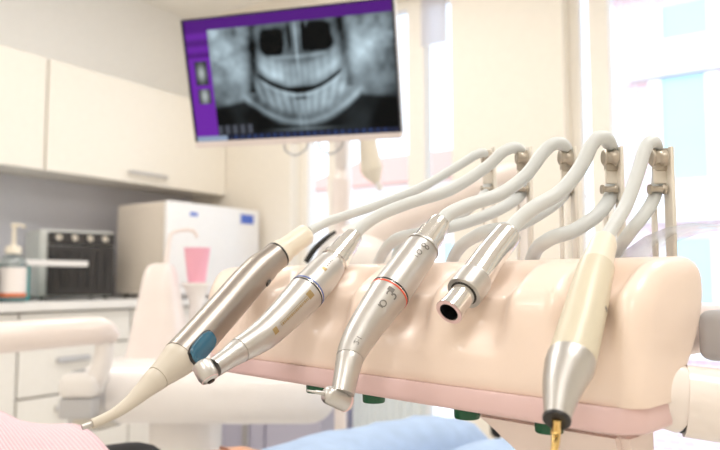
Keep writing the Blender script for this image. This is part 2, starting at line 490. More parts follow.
# cup
cw = world_of(t) @ Vector((-.093, .07, .9965))
bm = bmesh.new(); lathe(bm, [(.021, 0), (.031, .080), (.0325, .083), (.030, .082), (.020, .003), (0, .003)], cw, seg=32)
c = obj('drinking_cup', bm, M['pinkcup'], None, True, local=False, origin=cw); tag(c, 'pink plastic cup under the spout of the spittoon unit', 'cup')

# assistant arm (pale bar at the left with hanging holder)
t = empty('assistant_arm', H(-.62, 1.30, 0), 'pale assistant arm bar crossing the drawers, with a hanging holder block', 'arm')
obj('arm_bar', sweep([P(-60, 340, 1.36), P(0, 338, 1.36), P(60, 333, 1.36), P(100, 331, 1.37), P(118, 338, 1.38)], [.034, .031, .029, .027, .010], 24, 8), M['unitpink'], t, True, local=False)
obj('arm_link', sweep([P(104, 338, 1.38), P(104, 355, 1.38), P(97, 378, 1.38), P(86, 392, 1.38)], [.017, .018, .02, .016], 18, 8), M['unit'], t, True, local=False)
def pbox(u, v, d, w, h, dep, bev):
    b_ = bmesh.new(); box(b_, -w/2, w/2, -dep/2, dep/2, -h/2, h/2, bev, 3, Matrix.Translation(P(u, v, d)) @ Matrix.Rotation(YAW, 4, 'Z')); return b_
obj('holder_top', pbox(82, 385, 1.38, .075, .045, .06, .014), M['whitepl'], t, True, local=False)
obj('holder_body', pbox(80, 407, 1.38, .066, .040, .05, .006), M['greypl'], t, True, local=False)
# post under the bar, out of the frame on the left
pp = P(-60, 340, 1.36)
bm = bmesh.new(); lathe(bm, [(.20, 0), (.20, .02), (.035, .04), (.03, pp.z-.03)], (pp.x, pp.y, 0), seg=28); obj('post', bm, M['unit'], t, True, local=False)

# low lavender cabinet on the far wall, radiator
t = empty('low_cabinet', (-2.62, 3.07, 0), 'low lavender-grey cabinet against the far wall left of the radiator', 'cabinet')
obj('body', bx(-2.95, -2.20, 2.92, 3.275, .05, .72), M['lavender'], t, local=False)
obj('plinth', bx(-2.93, -2.22, 2.95, 3.27, 0, .0495), M['gapdark'], t, local=False)
for x0, x1 in ((-2.95, -2.58), (-2.57, -2.20)):
    d = obj('door', bx(x0+.003, x1-.003, 2.90, 2.919, .06, .715, .002), M['lavender'], t, local=False)
for xh in (-2.91, -2.70):
    d = obj('handle', add(bx(xh-.02, xh+.02, 2.875, 2.8995, .07, .30, .004)), M['handle'], t, local=False)
t = empty('radiator', (-2.03, 3.18, 0), 'blue-white flat radiator under the left window', 'radiator')
obj('panel', bx(-2.17, -1.76, 3.14, 3.22, .12, .70, .01), M['radiator'], t, local=False)
obj('fins', add(*[bx(-2.16+.045*k, -2.135+.045*k, 3.13, 3.1395, .15, .67, .003) for k in range(9)]), M['radiator'], t, local=False)
for x in (-2.10, -1.83): obj('foot', bx(x-.015, x+.015, 3.15, 3.21, 0, .12), M['radiator'], t, local=False)

# ------------------------------------------------------------------ monitor
TL, TR, BL, BR = P(182.5, 20, 1.50), P(396, -3.5, 1.355), P(196, 148, 1.56), P(399.5, 138.5, 1.415)
cen = (TL+TR+BL+BR)/4
ex = ((TR-TL)+(BR-BL)).normalized(); ez = ((TL-BL)+(TR-BR)); hh = ez.length/2; ww = ((TR-TL)+(BR-BL)).length/2
ez = (ez-ex*ez.dot(ex)).normalized(); ey = ez.cross(ex)
MM = Matrix((ex, ey, ez)).transposed().to_4x4(); MM.translation = cen
t = empty('monitor', cen, 'wide monitor showing a jaw x-ray with purple software border', 'monitor')
t.rotation_euler = MM.to_euler()
hw, hz = ww/2, hh/2
obj('casing', bx(-hw+.002, hw-.002, .006, .035, -hz+.002, hz-.002, .006, 3), M['whitepl'], t, True)
bm = bmesh.new(); bz = .0035; chin = .013
box(bm, -hw, hw, -.004, .0059, hz-bz, hz); box(bm, -hw, -hw+bz, -.004, .0059, -hz+chin, hz-bz); box(bm, hw-bz, hw, -.004, .0059, -hz+chin, hz-bz)
obj('bezel', bm, M['black'], t)
obj('chin', bx(-hw, hw, -.005, .0059, -hz, -hz+chin-.0003, .0015), M['bezel'], t)
# the screen: a grid with the picture it shows
sx0, sx1, sz0, sz1 = -hw+bz, hw-bz, -hz+chin, hz-bz
NX, NZ = 340, 200
xs = np.linspace(0, 1, NX+1); zs = np.linspace(0, 1, NZ+1)
Xg, Zg = np.meshgrid(xs, zs)          # z up
V = 1-Zg
def G(x, y, sx, sy, p=2): return np.exp(-(np.abs((Xg-x)/sx)**p)-(np.abs((V-y)/sy)**p))
# reading of the screen in fractions (x right, V down)
cx0 = .553; x_ = Xg-cx0
rs = np.random.RandomState(3)
def fbm(seed, f0=6, oct_=4):
    r = np.random.RandomState(seed); out = np.zeros_like(Xg); amp = 1; tot = 0
    for o in range(oct_):
        n = int(f0*2**o); m = max(3, int(n*.6)); gr = r.rand(m+2, n+2)
        fx = Xg*n; fy = V*m; ix = fx.astype(int).clip(0, n); iy = fy.astype(int).clip(0, m); tx_ = fx-ix; ty_ = fy-iy
        tx_ = tx_*tx_*(3-2*tx_); ty_ = ty_*ty_*(3-2*ty_)
        v_ = gr[iy, ix]*(1-tx_)*(1-ty_)+gr[iy, ix+1]*tx_*(1-ty_)+gr[iy+1, ix]*(1-tx_)*ty_+gr[iy+1, ix+1]*tx_*ty_
        out += amp*v_; tot += amp; amp *= .55
    return out/tot
n1, n2 = fbm(1), fbm(7, 14, 3)
ax_ = np.abs(x_)
def SS(a, b, q):
    t_ = np.clip((q-a)/(b-a), 0, 1); return t_*t_*(3-2*t_)
bite = .625-3.5*x_**2
bord = np.maximum(.895-3.0*x_**2, .66+.30*(np.abs(x_)-.30))                                   # lower border of the mandible
lum = .17+.40*(n1-.42)+.20*(n2-.5)
side = SS(.20, .30, ax_)
lum += side*(1-SS(.30, .62, V))*(.20+.5*(n1-.5)+.3*(n2-.5))       # bright bone clouds at both sides
lum += .12*G(.24, .36, .05, .05)+.14*G(.88, .30, .05, .05)
lum -= .16*np.exp(-((ax_-.205-.05*V)/.022)**2)*(V < .62)       # dark airway bands
lum += .13*np.exp(-((ax_-.27-.03*(V-.4))/.030)**2)*SS(.35, .45, V)*(1-SS(.68, .8, V))   # rami
inside = (1-SS(.17, .21, ax_))
ut = np.exp(-((V-(bite-.125))/.085)**4)*inside
lt_ = np.exp(-((V-(bite+.105))/.085)**4)*(1-SS(.20, .24, ax_))
w_ = .016+.05*ax_
ph = np.cumsum(1/(.026+.09*np.abs(xs-cx0)))*(xs[1]-xs[0])*2*PI*1.0
tooth = (.5+.5*np.cos(ph))[None, :]*np.ones_like(Xg)
lum += ut*(.22+.10*tooth+.18*SS(.05, .10, ax_)*np.exp(-((V-(bite-.075))/.05)**2))
fan = (.5+.5*np.cos(2*PI*(x_/(.034*(1+.9*ax_*2)*(1-.9*(V-bite))))+2.2*(n2-.5)))
lum += lt_*(.10+.17*fan)
lum += .20*np.exp(-((V-(bite+.035))/.016)**2)*(1-SS(.17, .21, ax_))
lum -= .55*np.exp(-((V-bite)/(.013+.012*(1-SS(.0, .08, ax_))))**2)*(1-SS(.18, .21, ax_))
lum -= .40*G(cx0, .685, .035, .016)
for (gx, gy) in ((.435, .235), (.655, .225)):
    lum -= .60*G(gx+.03*(n2-.5), gy+.05*(n1-.5), .054+.03*(n2-.5), .095, 4)
lum -= .22*G(.515, .20, .013, .11, 4)+.22*G(.590, .20, .013, .11, 4)
lum += .34*G(cx0-.003, .26, .0065, .17, 4)+.16*G(cx0-.045, .20, .004, .10, 4)+.16*G(cx0+.05, .20, .004, .10, 4)
lum += .20*np.exp(-((V-(.36-.8*x_**2))/.014)**2)*(1-SS(.12, .15, ax_))
lum += .10*np.exp(-((x_-.012)/.006)**2)*SS(.66, .72, V)+.10*np.exp(-((x_+.012)/.006)**2)*SS(.66, .72, V)
lum += .20*np.exp(-((V-(bord-.015))/.022)**2)*(1-SS(.26, .32, ax_))
lum = lum*(1-.93*SS(.0, .05, V-bord)*(1-0*ax_))
lum = np.where(V > .60, lum*(1-.85*SS(.29, .36, ax_-.25*(.9-V))*SS(.60, .78, V)), lum)
lum += .22*np.exp(-((V-.935)/.010)**2)*np.exp(-((x_)/.12)**2)
lum = np.clip(lum*(.80+.4*n2), .004, .9)
rgb = np.stack([lum*.72, lum*.90, lum*1.0], -1)
# software surround
purple = np.array([.115, .018, .27]); left = Xg < (.115+.02*0); top = V < .085
shade = 1+.35*np.exp(-((V-.16)/.05)**2)
rgb = np.where(left[..., None], purple*1.45*np.where(V > .30, 1.0, .75)[..., None]*(1+.3*np.sin(V*60)*(V < .30))[..., None], rgb)
rgb = np.where(top[..., None], purple*.80*np.ones_like(rgb), rgb)
for (a, b, c_, d_) in ((.03, .095, .33, .53), (.035, .098, .56, .68)):
    inb = (Xg > a) & (Xg < b) & (V > c_) & (V < d_)
    pic = .03+.5*np.exp(-((Xg-(a+b)/2)/.018)**2)*np.exp(-((V-(c_+d_)/2)/.06)**2)
    rgb = np.where(inb[..., None], pic[..., None]*np.array([.9, 1, 1]), rgb)
inb = (Xg > .12) & (Xg < .30) & (V > .87) & (V < .95)
rgb = np.where(inb[..., None], np.array([.05, .055, .07])*(1+.8*np.sin(Xg*160))[..., None], rgb)
bar = V > .955
tb_ = np.where(((Xg < .16))[..., None], np.array([.30, .38, .52]), np.array([.018, .022, .05])*np.ones_like(rgb))
tb_ = tb_+((np.sin(Xg*190) > .75) & (Xg > .2) & (Xg < .95))[..., None]*np.array([.02, .05, .16])
rgb = np.where(bar[..., None], tb_, rgb)
me = bpy.data.meshes.new('screen')
vx = np.stack([sx0+(sx1-sx0)*Xg, np.full_like(Xg, .001), sz0+(sz1-sz0)*Zg], -1).reshape(-1, 3)
idx = np.arange((NX+1)*(NZ+1)).reshape(NZ+1, NX+1)
fc = np.stack([idx[:-1, :-1], idx[:-1, 1:], idx[1:, 1:], idx[1:, :-1]], -1).reshape(-1, 4)
me.from_pydata(vx.tolist(), [], fc.tolist())
at = me.color_attributes.new('picture', 'FLOAT_COLOR', 'POINT')
at.data.foreach_set('color', np.concatenate([np.clip(rgb, 0, 1), np.ones((*Xg.shape, 1))], -1).reshape(-1).astype(np.float32))
ms = bpy.data.materials.new('lit screen'); ms.use_nodes = True; nt = ms.node_tree; nt.nodes.clear()
o_ = nt.nodes.new('ShaderNodeOutputMaterial'); e_ = nt.nodes.new('ShaderNodeEmission'); a_ = nt.nodes.new('ShaderNodeAttribute'); a_.attribute_name = 'picture'
g_ = nt.nodes.new('ShaderNodeBsdfGlossy'); g_.inputs['Roughness'].default_value = .35; g_.inputs[0].default_value = (.006, .006, .006, 1)
ad = nt.nodes.new('ShaderNodeAddShader'); e_.inputs[1].default_value = .80
nt.links.new(a_.outputs['Color'], e_.inputs[0]); nt.links.new(e_.outputs[0], ad.inputs[0]); nt.links.new(g_.outputs[0], ad.inputs[1]); nt.links.new(ad.outputs[0], o_.inputs[0])
me.materials.append(ms); so = bpy.data.objects.new('screen', me); COL.objects.link(so); so.parent = t
SCREEN_EMIT = e_
for k, xx in ((0, -.005), (1, .075)):
    obj('cable_loop', sweep([(xx-.028, .02, -hz+.001), (xx-.022, .012, -hz-.016), (xx, .01, -hz-.026), (xx+.022, .012, -hz-.016), (xx+.030, .02, -hz+.001)], .0022, 10, 8), M['greypl'], t, True)
# stand post of the monitor, going down to the floor behind the unit
mp_ = P(341, 150, 1.50)
mp_ = P(341, 190, 2.02)
t2 = empty('monitor_stand', (mp_.x, mp_.y, 0), 'slim pale post and bracket carrying the x-ray monitor', 'stand')
pz = P(341, 190, 2.02)
bm = sweep([Vector((pz.x, pz.y, .03)), Vector((pz.x, pz.y, .6)), Vector((pz.x, pz.y, pz.z-.02)), ], .017, 20, 6); obj('post', bm, M['unitpink'], t2, True, local=False)
obj('collar', sweep([Vector((pz.x, pz.y, pz.z-.09)), Vector((pz.x, pz.y, pz.z+.03))], .026, 24, 4), M['unitpink'], t2, True, local=False)
back = MM @ Vector((-.0, .036, -.02))
obj('bracket', sweep([Vector((pz.x, pz.y, pz.z+.02)), Vector((pz.x, pz.y, pz.z+.08)), P(338, 120, 1.80), back+ey*.06, back+ey*.002], [.020, .018, .02, .02, .02], 16, 8), M['joint'], t2, True, local=False)
bm = bmesh.new(); lathe(bm, [(.12, 0), (.12, .015), (.03, .035)], (pz.x, pz.y, 0), seg=32); obj('base_plate', bm, M['greypl'], t2, True, local=False)

# operating lamp hanging right of the post (only its beige grip end shows)
lp = P(368, 150, 1.75)
t = empty('operating_lamp', lp, 'beige operating lamp head half hidden below the monitor edge', 'lamp')
obj('lamp_head', sweep([P(366, 120, 1.75), P(369, 150, 1.75), P(372, 170, 1.75), P(377, 182, 1.75)], [.02, .028, .034, .012], 20, 8, .8), M['ivory2'], t, True, local=False)
obj('grip', sweep([P(376, 180, 1.75), P(381, 190, 1.745)], [.009, .007], 12, 4), M['whitepl'], t, True, local=False)
obj('lamp_arm', sweep([P(366, 122, 1.75), P(366, 60, 1.82), P(372, -20, 1.9), Vector((P(372, -20, 1.9).x, P(372, -20, 1.9).y, ZC-.001))], .018, 14, 8), M['ivory2'], t, True, local=False)

# ------------------------------------------------------------------ delivery unit (the tray head)
K = .75
TO = H((-.1305-.7*.030)*K, (.645+.714*.030)*K, 1.0)                  # front lower left corner, at eye height
wx = (R_*.7-FH*.714).normalized(); wy = (R_*.714+FH*.7).normalized()
TM = Matrix((wx, wy, UP)).transposed().to_4x4(); TM.translation = TO
TW = .420*K
SI = [(x+.030)*K for x in (.062, .142, .222, .284, .354)]
du = empty('delivery_unit', H(.50, .36, 0), 'cream-pink dental delivery head with five grooves, mauve rim and green knobs', 'dental unit')
def sstep(a, b, x):
    t_ = max(0, min(1, (x-a)/(b-a))); return t_*t_*(3-2*t_)
PROF = [(.004, -.0505), (.0030, -.046), (.0045, -.036), (.0065, -.026), (.0085, -.016), (.0105, -.010), (.0130, -.0055), (.0170, -.0015), (.0220, .0020), (.027, .0050), (.034, .0080), (.045, .0100), (.060, .0112), (.070, .0115), (.076, .0095), (.079, .004), (.079, -.006), (.072, -.022), (.060, -.038), (.046, -.0505)]
def resample(pr, n):
    c_ = catmull([Vector((a, b, 0)) for a, b in pr], 8); L = [0]
    for a, b in zip(c_, c_[1:]): L.append(L[-1]+(b-a).length)
    out = []; i = 0
    for k in range(n+1):
        l = L[-1]*k/n
        while i < len(c_)-2 and L[i+1] < l: i += 1
        f = (l-L[i])/max(1e-9, L[i+1]-L[i]); p_ = c_[i].lerp(c_[i+1], f); out.append((p_.x, p_.y))
    return out
PR = resample(PROF, 70)
def endf(x, r, W):
    e = 1.0
    if x < .6*r: e = .35+.65*math.sqrt(max(0, 1-((.6*r-x)/(.6*r))**2))
    if x > W-.45*r: e = min(e, .45+.55*math.sqrt(max(0, 1-((x-W+.45*r)/(.45*r))**2)))
    return e
bm = bmesh.new(); rings = []
NXB = 260; r_end = .020
for i in range(NXB+1):
    a = i/NXB
    # denser near the ends
    x = TW*(.5-.5*math.cos(PI*a))*.35+TW*a*.65
    e = endf(x, r_end, TW); ins = r_end*(1-e)
    ring = []
    for (y, z) in PR:
        yy, zz = y, z
        gsum = 0
        for s_i in SI:
            gsum = max(gsum, math.exp(-(abs(x-s_i)/.0130)**4))
        hz_ = sstep(-.036, -.018, z)
        # front: push back; top: push down
        top_w = sstep(.016, .032, y)*(1-sstep(.060, .074, y))
        yy += .0085*gsum*hz_*(1-sstep(.025, .05, y))
        zz -= .0080*gsum*sstep(-.012, .006, z)*(1-sstep(.030, .055, y))
        # rounded ends
        cy, cz = .040-.012*sstep(0, .05, -zz), -.030
        dy, dz = yy-cy, zz-cz; l = math.hypot(dy, dz)
        k = max(0, l-ins)/l
        ring.append(bm.verts.new((x-1.05*max(0, cy+dy*k)*(1-sstep(-.01, .10, x))*sstep(-.058, -.012, zz), cy+dy*k, cz+(dz*k if zz > -.045 else dz))))
    rings.append(ring)
skin_rings(bm, rings)
bm.transform(TM); obj('housing', bm, M['housing'], du, True, local=False)
# rim band below
def band(y0, y1, z0, z1, x0, x1, r):
    b_ = bmesh.new(); loop = []
    for (cx, cy, a0) in ((x1-r, y1-r, 0), (x0+r, y1-r, 90), (x0+r, y0+r, 180), (x1-r, y0+r, 270)):
        for k in range(9):
            a = math.radians(a0+90*k/8); loop.append((cx+r*math.cos(a), cy+r*math.sin(a)))
    rr = []
    for z, ins in ((z0, .002), (z0+.001, .0006), (z0+.003, 0), (z1-.001, 0), (z1, .0005)):
        cx, cy = (x0+x1)/2, (y0+y1)/2
        rr.append([b_.verts.new((x-(ins if x > cx else -ins), y-(ins if y > cy else -ins), z)) for x, y in loop])
    skin_rings(b_, rr); return b_
b_ = band(.0015, .050, -.0615, -.0506, .002, TW-.001, .014); b_.transform(TM); obj('rim', b_, M['rim'], du, True, local=False)
b_ = bmesh.new()
rr = []
for z, x0, y0 in ((-.0616, .222, .012), (-.075, .238, .018), (-.10, .262, .03), (-.115, .27, .033)):
    y1, x1 = .046, TW-.012
    rr.append([b_.verts.new(c_) for c_ in ((x0, y0, z), (x1, y0, z), (x1, y1, z), (x0, y1, z))])
skin_rings(b_, rr); bmesh.ops.bevel(b_, geom=b_.edges[:], offset=.004, segments=2, affect='EDGES')
b_.transform(TM); obj('lower_shell', b_, M['underside'], du, True, local=False)
for s_ in (.1497, .214, .299, .359):
    b_ = bmesh.new(); lathe(b_, [(.0058, -.0668), (.0062, -.0663), (.0064, -.062), (.0064, -.0616)], (s_*K, .0125, 0), (0, 0, 1), 28)
    b_.transform(TM); obj('knob', b_, M['green'], du, True, local=False)
# swivel joint at the right end, carrying arm and column to the floor
def L(x, y, z): return TM @ Vector((x, y, z))
j0 = L(TW-.016, .038, -.046)
obj('joint_collar', sweep([j0, L(TW-.002, .050, -.052)], .0145, 32, 3), M['joint'], du, True, local=False)
obj('joint_seam', sweep([L(TW-.002, .050, -.052), L(TW-.0013, .0504, -.0521)], .0142, 32, 2), M['black'], du, True, local=False)
obj('swing_arm', sweep([L(TW-.0013, .0504, -.0521), L(TW+.03, .066, -.055), L(TW+.12, .10, -.06), H(.50, .36, .90)], [.0155, .0158, .018, .024], 32, 10), M['joint'], du, True, local=False)
bm = bmesh.new(); lathe(bm, [(.22, 0), (.22, .02), (.05, .05), (.035, .10), (.032, .93), (.026, .945), (0, .948)], H(.50, .36, 0), seg=36); obj('column', bm, M['joint'], du, True, local=False)
b_ = bmesh.new(); box(b_, TW-.008, TW+.06, .084, .108, -.038, -.014, .005, 3); b_.transform(TM); obj('side_bracket', b_, M['greypl'], du, True, local=False)
# clear cover dome behind the right end
b_ = bmesh.new(); rr = []
for i in range(13):
    a = PI*i/12
    rr.append([b_.verts.new((TW-.055+.095*.5*(1-math.cos(a)), y, -.012+.040*math.sin(a))) for y in (.084, .095, .11, .125)])
for A, B in zip(rr, rr[1:]):
    for k in range(3): b_.faces.new((A[k], B[k], B[k+1], A[k+1]))
b_.transform(TM); o = obj('clear_cover', b_, M['plastic_clear'], du, True, local=False)
so_ = o.modifiers.new('t', 'SOLIDIFY'); so_.thickness = .0012
# instrument shelf at the back that carries the rods
b_ = bmesh.new(); box(b_, .010, TW-.012, .0790, .150, -.038, -.012, .008, 3); b_.transform(TM); obj('rear_shelf', b_, M['underside'], du, True, local=False)

# holder rods
RODS = [(488, .520), (523, .480), (567, .440), (612, .400), (661, .366)]
rodtop = []
for (u, d) in RODS:
    top = P(u, 150, d); foot = Vector((top.x, top.y, 1-.03)) + wy*.004
    sidev = R_
    def rb(u0, u1, v0, v1, dep, bev, dd=0.0, m_=None):
        w = (u1-u0)*d/FPX; h = (v1-v0)*d/FPX; c_ = P((u0+u1)/2, (v0+v1)/2, d+dd)
        b2 = bmesh.new(); box(b2, -w/2, w/2, -dep/2, dep/2, -h/2, h/2, bev, 2, Matrix.Translation(c_) @ Matrix.Rotation(YAW, 4, 'Z')); return b2
    s = .37/d
    rod = obj('holder_rod', rb(u+7*s, u+11.5*s, 146, 262+14*s, .010, .0008, .004), M['rod'], du, True, local=False)
    obj('rod_plate', rb(u-7.5*s, u+6.9*s, 168, 184, .0025, .0008, .0075), M['rod'], rod, True, local=False)
    obj('rod_stem', rb(u-7.5*s, u-4.5*s, 192, 262+14*s, .006, .0008, .009), M['rod'], rod, True, local=False)
    c0, c1 = P(u-8.5*s, 157, d), P(u+6.8*s, 157, d)
    rr_ = 9.5*d/FPX*s
    bmr = bmesh.new(); ax = (c1-c0); lathe(bmr, [(rr_*.8, 0), (rr_, ax.length*.1), (rr_*.72, ax.length*.35), (rr_*.72, ax.length*.65), (rr_, ax.length*.9), (rr_*.8, ax.length)], c0+F_*.002, ax, 24)
    obj('roller', bmr, M['clip'], rod, True, local=False)
    obj('clip_block', rb(u-8*s, u+6.8*s, 150, 172, .006, .0015, .0085), M['clip'], rod, True, local=False)
    c0, c1 = P(u-9*s, 189, d), P(u+8*s, 189, d); ax = c1-c0; rr_ = 4.2*d/FPX*s
    bmr = bmesh.new(); lathe(bmr, [(rr_*1.2, 0), (rr_*1.2, ax.length*.12), (rr_*.75, ax.length*.2), (rr_*.75, ax.length*.8), (rr_*1.2, ax.length*.88), (rr_*1.2, ax.length)], c0+F_*.004, ax, 18)
    obj('lower_pin', bmr, M['clip'], rod, True, local=False)

# ------------------------------------------------------------------ instruments
def hose(parent, pts, r, m='hose', extra=None):
    o = obj('hose', sweep([p if isinstance(p, Vector) else P(*p) for p in pts], r, 20, 10), M[m], parent, True, local=False); return o
def lin(prof):
    return lambda f: np.interp(f, [a for a, _ in prof], [b for _, b in prof])

# 1: three-way syringe with blue button
p1 = Path([P(306, 234, .485), P(262, 268, .455), P(222, 312, .425), P(183, 355, .395), P(155, 380, .378), P(127, 405, .362), P(108, 417, .354), P(82, 427.5, .345)])
t = empty('air_water_syringe', p1.at(.2), 'champagne metal syringe with blue button and long beige bent nozzle', 'dental instrument')
def fof(path, u, v):
    best = None
    for i in range(401):
        p = path.at(i/400)-CAM; z = p.dot(F_); uu = 360+FPX*p.dot(R_)/z; vv = 225-FPX*p.dot(U_)/z
        e = (uu-u)**2+(vv-v)**2
        if best is None or e < best[0]: best = (e, i/400)
    return best[1]
fa, fb, fc_, fd, fe = fof(p1, 278, 256), fof(p1, 268, 264), fof(p1, 180, 357), fof(p1, 158, 378), fof(p1, 92, 425)
obj('connector', p1.tube([(0, .0068), (.005, .0074), (fa-.03, .0076), (fa-.03, .0086), (fa, .0092)]), M['ivory2'], t, True, local=False)
obj('dark_ring', p1.tube([(fa-.004, .0094), (fa+.004, .0095)]), M['black'], t, True, local=False)
body = [(fa, .0094), (fb, .0096), (fb+.03, .0106), (fb+.12, .0109), (fc_-.14, .0108), (fc_-.06, .0107), (fc_, .0106)]
obj('grip_body', p1.tube(body, 40), M['champagne'], t, True, local=False)
noz = [(fc_, .0101), (fc_+.004, .0104), (fd-.012, .0071), (fd, .0069)]
obj('nozzle_base', p1.tube(noz), M['beige'], t, True, local=False)
obj('nozzle', p1.tube([(fd, .0064), (fd+.008, .0067), (fd+(fe-fd)*.25, .0050), (fd+(fe-fd)*.5, .0036), (fd+(fe-fd)*.75, .0027), (fe, .0024)]), M['beige'], t, True, local=False)
obj('nozzle_tip', p1.tube([(fe, .0014), (1.0, .0013)]), M['steel'], t, True, local=False)
rf = lin(body)
# button: an oval pad swelling out of the body
fbn = fof(p1, 191, 348)
def pad(path, f0, L_, a0, W_, rfun, hgt, n=18, m=14, pw=3.0):
    b2 = bmesh.new(); g = []
    for i in range(n+1):
        row = []
        x = -1+2*i/n; f = f0+x*L_/path.len
        lim = (max(0, 1-abs(x)**pw))**(1/pw)
        p, nn, bb, tt = path.fr(f)
        for j in range(m+1):
            y = (-1+2*j/m)*lim
            e = max(0, 1-abs(x)**pw-abs(y)**pw)
            a = a0+y*W_; r = rfun(f)-.0004+hgt*min(1, (e*3))**.5
            row.append(b2.verts.new(p+(nn*math.cos(a)+bb*math.sin(a))*r))
        g.append(row)
    for i in range(n):
        for j in range(m):
            try: b2.faces.new((g[i][j], g[i+1][j], g[i+1][j+1], g[i][j+1]))
            except Exception: pass
    bmesh.ops.remove_doubles(b2, verts=b2.verts[:], dist=1e-6)
    return b2
obj('button_surround', pad(p1, fbn, .0115, -.50, .62, rf, .0011), M['black'], t, True, local=False)
obj('button', pad(p1, fbn, .0103, -.50, .53, lambda f: rf(f)+.0008, .0018), M['bluebtn'], t, True, local=False)
obj('switch_mark', pad(p1, fof(p1, 262, 282), .0028, -1.15, .2, rf, .0010), M['black'], t, True, local=False)
hose(t, [(310, 231, .487), (330, 221, .495), (372, 207, .50), (420, 188, .505), (458, 166, .512), (476, 155, .514), (484, 154, .520), (488, 168, .535), (487, 188, .528), (474, 205, .512), (446, 224, .50), (405, 240, .505), L(SI[0]+.012, .115, .008), L(SI[0]+.012, .115, -.02)], .0034)

# 2: contra-angle with blue ring
p2 = Path([P(354, 236, .452), P(330, 266, .431), P(306, 293, .411), P(282, 318, .394), P(262, 336, .381), P(240, 350, .370), P(208, 372, .352)])
t = empty('contra_angle_handpiece', p2.at(.3), 'silver contra-angle handpiece with blue ring and gold printing', 'dental instrument')
f0, f1, f2, fr_, f3 = fof(p2, 350, 241), fof(p2, 338, 258), fof(p2, 326, 271), fof(p2, 306, 293), fof(p2, 240, 351)
obj('chrome_collar', p2.tube([(0, .0058), (f0, .0064), (f0+.03, .0064), (f0+.03, .0074), (f1, .0078), (f1, .0088), (f1+.03, .0090), (f1+.03, .0082), (f1+.05, .0082)], 40), M['chrome'], t, True, local=False)
cp = [(f1+.05, .0086), (f1+.055, .0094), (f1+.10, .0104), (fr_-.014, .0112)]
obj('coupling', p2.tube(cp, 40), M['steel'], t, True, local=False)
obj('blue_ring', p2.tube([(fr_-.014, .01125), (fr_-.008, .0113)], 40), M['inkblue'], t, True, local=False)
obj('silver_ring', p2.tube([(fr_-.008, .0111), (fr_-.001, .0111)], 40), M['chrome'], t, True, local=False)
obj('dark_ring', p2.tube([(fr_-.001, .01125), (fr_+.005, .01125)], 40), M['black'], t, True, local=False)
sh = [(fr_+.005, .0111), (fr_+.02, .0110), (fr_+.16, .0095), (fr_+.30, .0084), (f3, .0068)]
obj('shank', p2.tube(sh, 40), M['steel'], t, True, local=False)
nk = [(f3, .0064), (f3+.006, .0067), (.90, .0056), (.97, .0050)]
obj('neck', p2.tube(nk, 40), M['steel'], t, True, local=False)
h0 = P(200.5, 362.5, .352); h1 = P(211, 381, .348); ax = h1-h0
bm = bmesh.new(); lathe(bm, [(0, -.0002), (.0034, 0), (.0048, .0010), (.0052, .0024), (.0053, ax.length*.72), (.0046, ax.length*.9), (.0026, ax.length)], h0, ax, 32)
hd = obj('head', bm, M['steel'], t, True, local=False)
bm = bmesh.new(); lathe(bm, [(.0046, ax.length*.9+.0001), (.0045, ax.length*.93)], h0, ax, 32); obj('head_seam', bm, M['rim'], hd, True, local=False)
bm = bmesh.new(); lathe(bm, [(.0022, ax.length*.97), (.0018, ax.length+.0006)], h0, ax, 24); obj('bur_opening', bm, M['black'], hd, True, local=False)
rs_ = lin(sh); rc = lin(cp)
fg = fr_+.045
obj('gold_mark', p2.patch(fg-.012, fg+.018, -.42, -.02, rs_), M['gold'], t, local=False)
fg2 = fof(p2, 266, 332)
obj('gold_mark', p2.patch(fg2-.010, fg2+.012, -.50, -.08, rs_), M['gold'], t, local=False)
# fine lines of print between the gold marks
bm = bmesh.new()
fgm = fg+.022; k = 0
while fgm < fg2-.03:
    w = .004+.004*((k*7) % 3)/2
    join(bm, p2.patch(fgm, fgm+w, -.36, -.20, rs_, 2, 2)); fgm += w+.0035; k += 1
obj('small_print', bm, M['gold'], t, local=False)
obj('print_line', p2.patch(fg+.02, fg2-.03, -.14, -.11, rs_, 12, 1), M['gold'], t, local=False)
fq = fof(p2, 318, 279)
obj('square_mark', p2.patch(fq-.010, fq+.008, .0, .30, rc), M['gold'], t, local=False)
bm = bmesh.new()
for k in range(4): join(bm, p2.patch(fq-.030-.014*k, fq-.023-.014*k, .10, .20, rc, 2, 2))
obj('small_print', bm, M['ink'], t, local=False)
hose(t, [(353, 237, .4515), (362, 227, .455), (380, 215, .46), (410, 203, .465), (450, 190, .47), (485, 168, .474), (503, 152, .476), (516, 148, .482), (523, 158, .496), (524, 178, .498), (521, 194, .490), (502, 208, .47), (468, 222, .465), (430, 232, .468), (395, 240, .478), L(SI[1]-.055, .105, .012), L(SI[1]-.065, .105, -.02)], .0040)

# 3: contra-angle with red ring
p3 = Path([P(441, 222, .400), P(420, 251, .388), P(402, 276, .376), P(384, 301, .364), P(364, 330, .352), P(352, 352, .342), P(347, 372, .334), P(342, 398, .326)])
t = empty('turbine_handpiece', p3.at(.3), 'silver handpiece with red ring and fine bur hanging over the rim', 'dental instrument')
f0, f1, fr_, f3 = fof(p3, 433, 234), fof(p3, 423, 246), fof(p3, 389, 294), fof(p3, 350, 358)
obj('chrome_collar', p3.tube([(0, .0058), (.02, .0064), (f0, .0066), (f0, .0078), (f1-.012, .0080)], 40), M['chrome'], t, True, local=False)
cp = [(f1-.012, .0086), (f1, .0096), (f1+.008, .0098), (f1+.008, .0092), (f1+.02, .0095), (f1+.05, .0101), (fr_-.012, .0108)]
obj('coupling', p3.tube(cp, 40), M['steel'], t, True, local=False)
obj('dark_ring', p3.tube([(fr_-.012, .01085), (fr_-.006, .01085)], 40), M['black'], t, True, local=False)
